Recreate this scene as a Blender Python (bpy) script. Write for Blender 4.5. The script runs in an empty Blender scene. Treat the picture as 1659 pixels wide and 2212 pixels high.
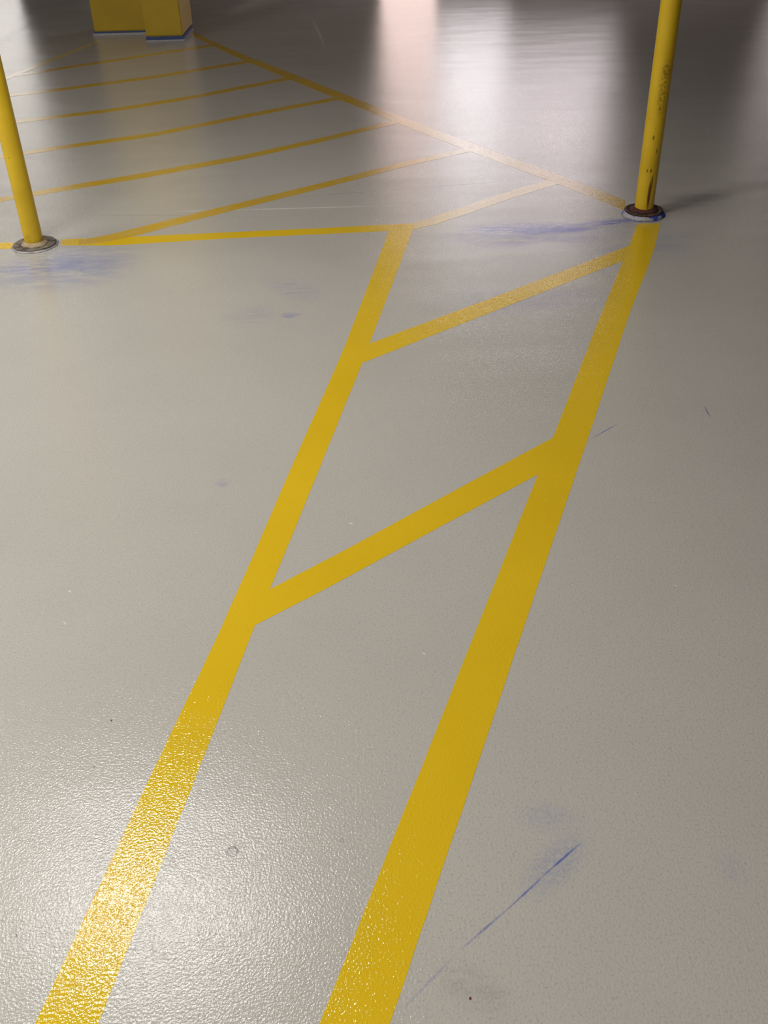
import bpy, bmesh, math, random
from mathutils import Vector, Matrix
random.seed(4)
sc = bpy.context.scene
try:
    sc.view_settings.view_transform = 'Standard'
    sc.view_settings.look = 'None'
except Exception: pass

# ---------------- camera ----------------
F = 2100.0; H = 1.55
R = Matrix.Rotation(math.radians(90-35.6), 3, 'X') @ Matrix.Rotation(math.radians(-1.67), 3, 'Z')
cam = bpy.data.cameras.new("camera"); co = bpy.data.objects.new("camera", cam)
sc.collection.objects.link(co); sc.camera = co
co.matrix_world = Matrix.Translation((0,0,H)) @ R.to_4x4()
cam.sensor_fit = 'VERTICAL'; cam.sensor_height = 24.0; cam.lens = 24.0*F/2212.0
cam.clip_start = 0.05; cam.clip_end = 100

def G(px, py, z=0.0):
    """survey point of the floor seen in the photograph -> world metres"""
    d = R @ Vector(((px-829.5)/F, (1106-py)/F, -1.0))
    t = (H-z)/-d.z
    return Vector((d.x*t, d.y*t, z))

# ---------------- material helpers ----------------
def new_mat(name):
    m = bpy.data.materials.new(name); m.use_nodes = True
    nt = m.node_tree; b = nt.nodes["Principled BSDF"]
    return m, nt, b
def N(nt, t, **kw):
    n = nt.nodes.new(t)
    for k, v in kw.items(): setattr(n, k, v)
    return n
def noise(nt, vec, scale, detail=3, rough=0.5):
    n = N(nt, 'ShaderNodeTexNoise'); n.inputs['Scale'].default_value = scale
    n.inputs['Detail'].default_value = detail; n.inputs['Roughness'].default_value = rough
    nt.links.new(vec, n.inputs['Vector']); return n.outputs['Fac']
def maprange(nt, v, a, b, c=0.0, d=1.0, smooth=False):
    n = N(nt, 'ShaderNodeMapRange')
    if smooth: n.interpolation_type = 'SMOOTHSTEP'
    for i, x in zip((1,2,3,4), (a,b,c,d)): n.inputs[i].default_value = x
    nt.links.new(v, n.inputs[0]); return n.outputs[0]
def math_(nt, op, a, b=None):
    n = N(nt, 'ShaderNodeMath', operation=op)
    for i, x in enumerate((a,b)):
        if x is None: continue
        if isinstance(x, (int,float)): n.inputs[i].default_value = x
        else: nt.links.new(x, n.inputs[i])
    return n.outputs[0]
def mix(nt, fac, a, b):
    n = N(nt, 'ShaderNodeMix', data_type='RGBA')
    if isinstance(fac,(int,float)): n.inputs[0].default_value = fac
    else: nt.links.new(fac, n.inputs[0])
    for idx, x in ((6,a),(7,b)):
        if isinstance(x, tuple): n.inputs[idx].default_value = (*x[:3],1)
        else: nt.links.new(x, n.inputs[idx])
    return n.outputs[2]
def bump(nt, h, strength, dist, normal=None):
    n = N(nt, 'ShaderNodeBump'); n.inputs['Strength'].default_value = strength
    n.inputs['Distance'].default_value = dist; nt.links.new(h, n.inputs['Height'])
    if normal is not None: nt.links.new(normal, n.inputs['Normal'])
    return n.outputs[0]
def pos(nt): return N(nt,'ShaderNodeNewGeometry').outputs['Position']
def objc(nt): return N(nt,'ShaderNodeTexCoord').outputs['Object']

# ---------------- floor material ----------------
fm, nt, b = new_mat("epoxy_floor")
P = pos(nt)
big = noise(nt, P, 0.7, 3)
col = mix(nt, maprange(nt, big, .3, .7), (.495,.479,.432), (.54,.525,.477))
mid = noise(nt, P, 4.0, 3, .5)
col = mix(nt, maprange(nt, mid, .4, .8, 0, .08, True), col, (.36,.34,.33))
pit = noise(nt, P, 190.0, 2)
col = mix(nt, maprange(nt, pit, .54, .70, 0, .32), col, (.27,.26,.25))
BL=(.05,.085,.42); BL2=(.13,.18,.44); DK=(.10,.09,.09); WH=(.85,.84,.80)
stains_and_shade = [
 (1060,501,1305,489,.10,BL,1.0,33),(930,512,1340,500,.24,BL2,.65,7),(1160,500,1300,492,.045,BL,1.0,22),(1000,498,1130,492,.05,BL,1.0,33),
 (1090,497,1190,499,.05,BL,1.0,31),(1110,495,1260,493,.03,BL,1.0,14),
 (1230,488,1390,474,.06,BL,.9,31),(1340,468,1432,478,.07,BL,1.0,31),(1280,560,1480,480,.30,BL2,.22,6),
 (-40,585,260,565,.13,BL,.35,33),(-60,610,330,545,.35,BL2,.40,14),
 (600,681,655,681,.035,BL2,.5,31),(575,600,700,650,.10,BL2,.2,33),(470,700,600,665,.12,BL2,.15,33),
 (460,1044,500,1044,.03,BL2,.25,31),
 (1262,1814,1170,1895,.0034,BL,.85,41),(1200,1868,1080,1980,.0030,BL,.75,41),(1110,1952,985,2060,.0034,BL,.55,41),(990,2056,860,2190,.004,BL,.25,41),(1275,1790,1120,1950,.05,BL2,.26,90),
 (1100,1760,1270,1770,.05,BL2,.16,90),(1560,1830,1600,1920,.04,BL2,.12,90),
 (1270,952,1340,912,.004,BL,.6,41),(1520,875,1535,903,.005,BL,.6,41),
 (1060,2090,1000,2190,.10,DK,.16,10),(900,660,1350,640,.18,BL2,.2,6),
 (-10,100,68,47,.09,DK,1.0,2),(-5,100,30,80,.07,DK,.6,6),(1420,450,1580,415,.16,DK,.30,5),  # last dark entry paints the right pole's cast shadow into the colour
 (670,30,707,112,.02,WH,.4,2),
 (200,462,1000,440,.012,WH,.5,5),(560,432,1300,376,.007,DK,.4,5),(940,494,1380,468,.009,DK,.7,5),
 (100,462,660,470,.008,DK,.2,5),(380,92,1659,60,.03,DK,.12,3),
 (300,80,420,92,.08,BL2,.4,8),(340,84,410,92,.05,BL,.4,8),
 (487,1842,518,1836,.013,DK,.75,-1),(735,1816,742,1814,.005,DK,.6,-1),(31,2023,40,2020,.006,DK,.7,2),
 (239,1553,242,1560,.003,DK,.9,2),(202,1655,204,1658,.003,DK,.8,2),(1102,1412,1104,1414,.003,(.2,.05,.03),.9,2),
 (1012,2157,1020,2157,.004,(.1,.01,.03),1,2),(472,1975,480,1972,.004,DK,.5,2),(197,1822,202,1822,.004,DK,.5,2),
 (752,1128,764,1133,.003,WH,.8,2),(148,1275,154,1280,.004,WH,.6,2),(1456,1264,1464,1266,.002,WH,.8,2),
 (912,1408,920,1416,.003,WH,.6,2),(796,1224,801,1228,.002,WH,.7,2),(137,1342,143,1350,.003,WH,.5,2),
]
ncache={}
for (x1,y1,x2,y2,w,c,s,ns) in stains_and_shade:
    a, q = G(x1,y1), G(x2,y2); d = q-a; m_=(a+q)/2
    mp = N(nt,'ShaderNodeMapping', vector_type='TEXTURE')
    mp.inputs['Location'].default_value = m_
    mp.inputs['Rotation'].default_value = (0,0,math.atan2(d.y,d.x))
    mp.inputs['Scale'].default_value = (max(d.length/2*1.1,.002), w, 1)
    nt.links.new(P, mp.inputs['Vector'])
    ln = N(nt,'ShaderNodeVectorMath', operation='LENGTH'); nt.links.new(mp.outputs[0], ln.inputs[0])
    lv = ln.outputs['Value']
    if ns==-1:
        e = math_(nt,'MULTIPLY', maprange(nt,lv,1.0,.8,0,1,True), maprange(nt,lv,.45,.7,.25,1,True))
        e = math_(nt,'MULTIPLY', e, maprange(nt, noise(nt,P,60,2), .35,.6,.2,1))
    else:
        e = maprange(nt, lv, 1.0, 0.25, 0, 1, True)
    if ns>2:
        if ns not in ncache:
            st = N(nt,'ShaderNodeMapping'); st.inputs['Scale'].default_value=(1,1,1) if ns in (41,90) else ((.22,1.6,1) if ns==33 else (.35,1.3,1)); nt.links.new(P, st.inputs['Vector'])
            ncache[ns]=maprange(nt, noise(nt, st.outputs[0], ns, 7, .75), .40 if ns!=33 else .43, .55, .45 if ns==41 else .03, 1)
        e = math_(nt,'MULTIPLY', e, ncache[ns])
    col = mix(nt, math_(nt,'MULTIPLY', e, s), col, c)
nt.links.new(col, b.inputs['Base Color'])
rn = noise(nt, P, 1.3, 2)
nt.links.new(maprange(nt, rn, .3, .7, .13, .17), b.inputs['Roughness'])
st = N(nt,'ShaderNodeMapping'); st.inputs['Scale'].default_value=(.6,1.5,1); nt.links.new(P, st.inputs['Vector'])
und = bump(nt, noise(nt, st.outputs[0], 2.6, 1), 1.0, .0032)
n1 = bump(nt, noise(nt, P, 210.0, 2.0, .5), 1.0, .00075, und)
nt.links.new(n1, b.inputs['Normal'])
b.inputs['IOR'].default_value = 1.5
floor_mat = fm

# yellow floor paint
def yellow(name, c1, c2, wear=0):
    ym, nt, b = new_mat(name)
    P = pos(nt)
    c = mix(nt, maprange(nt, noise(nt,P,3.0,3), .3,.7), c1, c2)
    if wear: c = mix(nt, maprange(nt, noise(nt,P,14.0,5,.6), .45,.7,0,wear), c, (.50,.46,.38))
    nt.links.new(c, b.inputs['Base Color'])
    b.inputs['Roughness'].default_value = .055; b.inputs['IOR'].default_value = 1.5
    n1 = bump(nt, noise(nt, P, 200.0, 1.5), 1.0, .00080)
    nt.links.new(n1, b.inputs['Normal'])
    return ym
paint = yellow("yellow_floor_paint",(.755,.500,.012),(.80,.535,.016))
paint_old = yellow("worn_yellow_floor_paint",(.60,.38,.035),(.66,.43,.040),.3)
paint_pale = yellow("worn_glint_floor_paint",(.72,.53,.18),(.76,.59,.24),.5)  # whitish reflection glint put into the paint colour, plus worn patches

def simple(name, c, rough=.5, metal=0, nscale=20, var=.15, bmp=.1, emis=None, es=0):
    m, nt, b = new_mat(name); O = objc(nt)
    d = tuple(x*(1-var) for x in c)
    cc = mix(nt, maprange(nt, noise(nt,O,nscale,4), .35,.65), d, c)
    nt.links.new(cc, b.inputs['Base Color'])
    b.inputs['Roughness'].default_value=rough; b.inputs['Metallic'].default_value=metal
    if bmp: nt.links.new(bump(nt, noise(nt,O,nscale*4,3), bmp, .002), b.inputs['Normal'])
    if emis: b.inputs['Emission Color'].default_value=(*emis,1); b.inputs['Emission Strength'].default_value=es
    return m

# ---------------- mesh helpers ----------------
def link(o, parent=None):
    sc.collection.objects.link(o)
    if parent is not None: o.parent = parent
    return o
def mesh_obj(name, bm, mat, parent=None, loc=(0,0,0), smooth=False):
    bmesh.ops.recalc_face_normals(bm, faces=bm.faces)
    me = bpy.data.meshes.new(name); bm.to_mesh(me); bm.free()
    for m in (mat if isinstance(mat,list) else [mat]): me.materials.append(m)
    if smooth:
        for p in me.polygons: p.use_smooth=True
    o = bpy.data.objects.new(name, me); o.location = loc
    return link(o, parent)
def box_bm(bm, x0,x1,y0,y1,z0,z1, bev=0):
    r = bmesh.ops.create_cube(bm, size=1)
    for v in r['verts']:
        v.co = Vector(((x0+x1)/2+v.co.x*(x1-x0),(y0+y1)/2+v.co.y*(y1-y0),(z0+z1)/2+v.co.z*(z1-z0)))
    if bev:
        es = list({e for v in r['verts'] for e in v.link_edges})
        bmesh.ops.bevel(bm, geom=es, offset=bev, segments=2, affect='EDGES')
def box(name,x0,x1,y0,y1,z0,z1,mat,bev=0,parent=None):
    bm=bmesh.new(); box_bm(bm,x0,x1,y0,y1,z0,z1,bev); return mesh_obj(name,bm,mat,parent)
def struct(o): o["kind"]="structure"; return o
def tag(o,label,cat,group=None):
    o["label"]=label; o["category"]=cat
    if group: o["group"]=group
def lathe(name, prof, mat, parent=None, seg=48, wob=0, loc=(0,0,0), closed=False):
    bm=bmesh.new(); rings=[]
    ph=[random.uniform(0,6.28) for _ in range(4)]
    for (r,z) in prof:
        ring=[]
        for i in range(seg):
            a=2*math.pi*i/seg
            k=1+wob*(math.sin(2*a+ph[0])+.6*math.sin(3*a+ph[1])+.5*math.sin(7*a+ph[2])+.3*math.sin(11*a+ph[3]))
            ring.append(bm.verts.new((r*k*math.cos(a), r*k*math.sin(a), z)))
        rings.append(ring)
    pairs=list(zip(rings,rings[1:]))
    for A,B in pairs:
        for i in range(seg):
            j=(i+1)%seg; bm.faces.new((A[i],A[j],B[j],B[i]))
    bm.faces.new(rings[-1]); bm.faces.new(list(reversed(rings[0])))
    return mesh_obj(name,bm,mat,parent,loc,smooth=True)

# ---------------- room ----------------
CZ=3.2; WY=14.0
o=struct(box("floor",-9,8,-4,WY,-.1,0,floor_mat))
wallm=simple("brown_wall_paint",(.20,.165,.155),.7,nscale=2)
ceilm=simple("dull_ceiling",(.36,.335,.33),.8,nscale=2)
struct(box("ceiling",-9,8,-4,WY,CZ,CZ+.1,ceilm))
struct(box("wall_left",-9.15,-9,-4,WY,0,CZ,wallm))
struct(box("wall_right",8,8.15,-4,WY,0,CZ,wallm))
struct(box("wall_back",-9,8,-4.15,-4,0,CZ,wallm))
struct(box("wall_front",-9,8,WY,WY+.15,0,CZ,wallm))
framem=simple("window_frame_metal",(.30,.28,.27),.4,.6)
def window(name,x0,x1,z0,z1,col,es):
    e=bpy.data.objects.new(name,None); e.location=((x0+x1)/2,WY-.02,z0); link(e); struct(e)
    w=x1-x0;h=z1-z0
    gm=simple(name+"_glow",(.8,.8,.8),.5,emis=col,es=es,bmp=0)
    box("pane",-w/2,w/2,-.01,.01,0,h,gm,parent=e)
    bm=bmesh.new(); t=.03
    for a in ((-w/2-t,-w/2,-t,h+t),(w/2,w/2+t,-t,h+t),(-w/2,w/2,-t,0),(-w/2,w/2,h,h+t)):
        box_bm(bm,a[0],a[1],-.03,.02,a[2],a[3])
    mesh_obj("frame",bm,framem,e)
window("window_1",.15,.86,.05,2.9,(1,.76,.71),2.1)
window("window_2",.90,1.80,.8,3.12,(1,.92,.95),3.7)
window("window_3",1.84,3.2,1.2,3.12,(1,.88,.92),3.3)
window("window_4",-5.7,-4.45,.1,2.4,(1,.95,.90),1.7)
window("window_5",5.15,5.9,.6,2.4,(1,.86,.84),.8)

# ---------------- lamps ----------------
def area(name,loc,sx,sy,p,col=(1,.963,.925),rot=0):
    l=bpy.data.lights.new(name,'AREA'); l.shape='RECTANGLE'; l.size=sx; l.size_y=sy; l.energy=p; l.color=col
    o=bpy.data.objects.new(name,l); o.location=loc; o.rotation_euler=(0,0,rot); link(o)
area("ceiling_lamp_and_fill",(-1.35,3.0,CZ-.06),1.3,.36,53)
area("ceiling_lamp_and_fill",(-4.8,3.7,CZ-.06),3,2.6,132)
area("ceiling_lamp_and_fill",(-2.6,-1.2,CZ-.06),3.4,2.4,155)  # added fill behind the camera, unseen, softens the pole shadow
# narrow added fill spot, unseen, brightens the yellow column and its floor reflection
A=G(208,75);B=G(332,75);C=G(334,90);D=G(397,88)
l=bpy.data.lights.new("column_fill_spot",'SPOT'); l.energy=280; l.spot_size=math.radians(26); l.spot_blend=.9; l.shadow_soft_size=.12; l.color=(1,.95,.88)
so=bpy.data.objects.new("column_fill_spot",l); so.location=(B.x-.1,B.y-2.8,CZ-.1)
so.rotation_euler=(Vector((B.x-.05,B.y,1.5))-so.location).to_track_quat('-Z','Y').to_euler(); link(so)

# ---------------- painted lines ----------------
GRP="yellow painted floor lines"
hcount=[0]
def line(left,right,label,mat=None):
    """left / right: edge survey points of the stripe"""
    L=[G(*p) for p in left]; Rr=[G(*p) for p in right]
    poly=L+list(reversed(Rr))
    c=sum(poly,Vector())/len(poly); c.z=0
    hcount[0]+=1
    hgt=.0002+.00003*hcount[0]
    bm=bmesh.new()
    def rs(pts,n):
        ds=[0]
        for a,b_ in zip(pts,pts[1:]): ds.append(ds[-1]+(b_-a).length)
        out=[]
        for i in range(n):
            t=ds[-1]*i/(n-1)
            for k in range(len(pts)-1):
                if t<=ds[k+1]+1e-9:
                    u=(t-ds[k])/max(ds[k+1]-ds[k],1e-9); out.append(pts[k].lerp(pts[k+1],u)); break
        for _ in range(4):
            out=[out[0]]+[(out[i-1]+out[i]*2+out[i+1])/4 for i in range(1,len(out)-1)]+[out[-1]]
        return out
    n=70
    A=rs(L,n); B=rs(Rr,n)
    rows=[]
    for i,(a,q) in enumerate(zip(A,B)):
        wv=(q-a).normalized()
        a=a+wv*random.gauss(0,.0003)-c; q=q+wv*random.gauss(0,.0003)-c
        rows.append((bm.verts.new((a.x,a.y,0)),bm.verts.new((a.x,a.y,hgt)),
                     bm.verts.new((q.x,q.y,hgt)),bm.verts.new((q.x,q.y,0))))
    for r0,r1 in zip(rows,rows[1:]):
        for k in range(3): bm.faces.new((r0[k],r0[k+1],r1[k+1],r1[k]))
        bm.faces.new((r0[3],r0[0],r1[0],r1[3]))
    bm.faces.new(rows[0]); bm.faces.new(list(reversed(rows[-1])))
    o=mesh_obj("painted_line",bm,mat or paint,loc=c)
    tag(o,label,"floor line",GRP); return o
def cline(pts,label,mat=None):
    return line([(x,y-t/2) for x,y,t in pts],[(x,y+t/2) for x,y,t in pts],label,mat)

line([(20,2330),(75,2212),(332,1662),(465,1385),(545,1205),(640,985),(737,768),(841,497)],
     [(165,2330),(212,2212),(300,1990),(460,1585),(551,1350),(640,1135),(783,783),(893,493)],
     "wide glossy yellow line on grey floor, ending beside crossing line")
line([(643,2330),(690,2212),(838,1840),(1160,1030),(1200,932),(1303,667),(1360,530),(1377,483)],
     [(802,2330),(842,2212),(958,1870),(1135,1345),(1268,953),(1365,662),(1411,548),(1427,482)],
     "wide glossy yellow line on grey floor, running to yellow pole")
line([(560,1285),(740,1191),(1000,1050),(1225,929)],[(525,1364),(700,1274),(960,1133),(1190,1010)],
     "diagonal yellow painted rung between the two wide lines")
line([(780,749),(1080,637),(1385,521)],[(755,795),(1060,675),(1370,554)],
     "diagonal yellow painted rung close to a pole")
cline([(133,523.5,13),(240,522,17),(500,508,13),(700,499,13),(840,492,14),(905,488,12)],"thin yellow line running across towards a pole base")
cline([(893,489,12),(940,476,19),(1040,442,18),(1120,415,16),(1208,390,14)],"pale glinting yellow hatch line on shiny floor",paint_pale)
cline([(412,72,8),(520,122,12),(640,170,15),(740,210,16),(850,254,17),(960,297,18),(1060,334,19),(1215,391,20),(1350,444,22)],
      "long diagonal yellow boundary line from column to pole",paint_old)
hl="thin diagonal yellow hatch line on shiny grey floor"
cline([(1024,321,9),(880,353,11),(700,400,12),(450,461,14),(290,502,16),(225,517,15),(170,524,10)],hl,paint_old)
cline([(868,260,8),(700,301,9),(520,341,10),(300,381,11),(80,417,10),(-30,437,10)],hl,paint_old)
cline([(745,210,7),(580,241,8),(330,291,8),(60,329,8),(-30,344,8)],hl,paint_old)
cline([(643,166,7),(400,213,7),(230,240,7),(20,264,7),(-40,271,7)],hl,paint_old)
cline([(545,132,6),(330,167,6),(110,196,6),(-30,211,6)],hl,paint_old)
cline([(472,96,5),(230,133,5),(60,159,5),(-30,173,5)],hl,paint_old)
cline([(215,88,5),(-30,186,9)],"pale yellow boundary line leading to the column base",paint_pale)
cline([(-60,531,13),(30,531,13)],"short yellow line stub beside a pole base")

# ---------------- poles ----------------
def polemat(name, chips):
    m,nt,b=new_mat(name); O=objc(nt)
    c=mix(nt, maprange(nt, noise(nt,O,6,3), .3,.7), (.66,.43,.01),(.78,.53,.02))
    rust=maprange(nt, noise(nt,O,45,5,.6), .68,.72)
    c=mix(nt, math_(nt,'MULTIPLY',rust,.5), c, (.20,.08,.02))
    for (x,y,z,sx,sz,s) in chips:
        mp=N(nt,'ShaderNodeMapping',vector_type='TEXTURE')
        mp.inputs['Location'].default_value=(x,y,z); mp.inputs['Scale'].default_value=(sx,sx*4+.02,sz)
        nt.links.new(O,mp.inputs['Vector'])
        ln=N(nt,'ShaderNodeVectorMath',operation='LENGTH'); nt.links.new(mp.outputs[0],ln.inputs[0])
        e=maprange(nt,ln.outputs['Value'],1,.4)
        if sx>.01: e=math_(nt,'MULTIPLY',e,maprange(nt,noise(nt,O,100,6,.8),.44,.64))
        c=mix(nt,math_(nt,'MULTIPLY',e,s),c,(.12,.048,.013))
    nt.links.new(c,b.inputs['Base Color'])
    b.inputs['Roughness'].default_value=.32
    nt.links.new(bump(nt,noise(nt,O,60,3),.25,.002),b.inputs['Normal'])
    return m
def pole(base, r, chips, label, ringm, skirtm, collarm, skirt_h, rr):
    e=bpy.data.objects.new("pole",None); e.location=base; link(e); tag(e,label,"pole","yellow floor poles")
    pm=polemat("yellow_pole_paint",chips)
    lathe("shaft",[(r,0),(r,.04),(r,.6),(r,1.2),(r,2.0),(r,CZ-.005)],pm,e,48)
    lathe("mortar_skirt",[(rr*1.10,0.0005),(rr*1.07,skirt_h*.35),(rr*.98,skirt_h*.9),(r*1.02,skirt_h)],skirtm,e,64,.018)
    lathe("flange",[(rr*.98,skirt_h*.9),(rr*1.0,skirt_h+.002),(rr*.98,skirt_h+.005),(rr*.84,skirt_h+.005),(rr*.80,skirt_h+.002),(r*1.01,skirt_h+.002)],ringm,e,64,.012)
    lathe("sealant_collar",[(r*1.5,skirt_h+.001),(r*1.42,skirt_h+.008),(r*1.15,skirt_h+.013),(r*1.005,skirt_h+.017)],collarm,e,48,.045)
    return e
def patchy(name,a,c2,scale,t0,t1,rough=.6):
    m,nt,b=new_mat(name);O=objc(nt)
    c=mix(nt,maprange(nt,noise(nt,O,scale,4,.6),t0,t1),a,c2)
    nt.links.new(c,b.inputs['Base Color']); b.inputs['Roughness'].default_value=rough
    nt.links.new(bump(nt,noise(nt,O,90,4),.7,.006),b.inputs['Normal']); return m
blue_skirt=patchy("white_blue_mortar",(.42,.41,.44),(.03,.07,.38),14,.50,.55,.8)
grey_skirt=patchy("grey_mortar",(.42,.40,.38),(.28,.26,.26),20,.4,.6,.8)
rust_ring=patchy("dark_rusty_metal",(.035,.025,.02),(.14,.075,.05),30,.45,.65,.85)
grey_ring=patchy("dull_grey_metal",(.08,.07,.06),(.24,.20,.16),26,.4,.6,.8)
rust_col=patchy("red_rust",(.13,.03,.02),(.05,.025,.02),30,.4,.6,.85)
beige_col=patchy("beige_sealant",(.34,.25,.14),(.44,.36,.22),30,.4,.6,.75)
chips=[(.004,-.042,.105,.0095,.095,1),(.010,-.042,.16,.005,.05,.9),(-.002,-.042,.215,.0055,.012,.9),(-.018,-.042,.215,.004,.010,.9),
       (.004,-.041,.55,.03,.12,.8),(.012,-.041,.64,.03,.05,.8),(-.01,-.041,.36,.006,.014,.8),(.0,-.041,.48,.005,.008,.8),(.012,-.041,.30,.006,.014,.7)]
pole(G(1389,464),.043,chips,"yellow painted steel pole with rust chips and blue-smeared base",rust_ring,blue_skirt,rust_col,.022,.090)
pole(G(76,530),.041,[(-.01,-.04,.05,.02,.02,.5)],"smooth yellow painted steel pole in grey flanged base",grey_ring,grey_skirt,beige_col,.007,.096)

# ---------------- column ----------------
colm=simple("yellow_column_paint",(.60,.40,.018),.4,nscale=3,var=.12,bmp=.05)
bluem=simple("blue_masking_strip",(.06,.10,.26),.6,nscale=20)
whm=simple("white_caulk",(.50,.50,.52),.6,nscale=20)
e=bpy.data.objects.new("column",None); e.location=(B.x,B.y,0); link(e)
tag(e,"yellow painted square column with blue strip at its base","column")
def lb(name,x0,x1,y0,y1,z0,z1,mat,bev=0): return box(name,x0-B.x,x1-B.x,y0-B.y,y1-B.y,z0,z1,mat,bev,e)
ya=(A.y+B.y)/2; yc=(C.y+D.y)/2
lb("column_face",A.x,B.x,ya,ya+.4,.03,CZ-.003,colm,.008)
lb("column_face",B.x+.002,D.x,yc,ya+.2,.04,CZ-.003,colm,.008)
lb("base_strip",A.x-.004,B.x-.003,ya-.004,ya+.3,.018,.030,bluem)
lb("base_strip",B.x,D.x+.004,yc-.006,ya+.15,.014,.040,bluem)
lb("caulk",A.x-.012,B.x-.003,ya-.03,ya+.3,.0,.018,whm,.003)
lb("caulk",B.x-.004,D.x+.012,yc-.02,ya+.15,.0,.014,whm,.003)
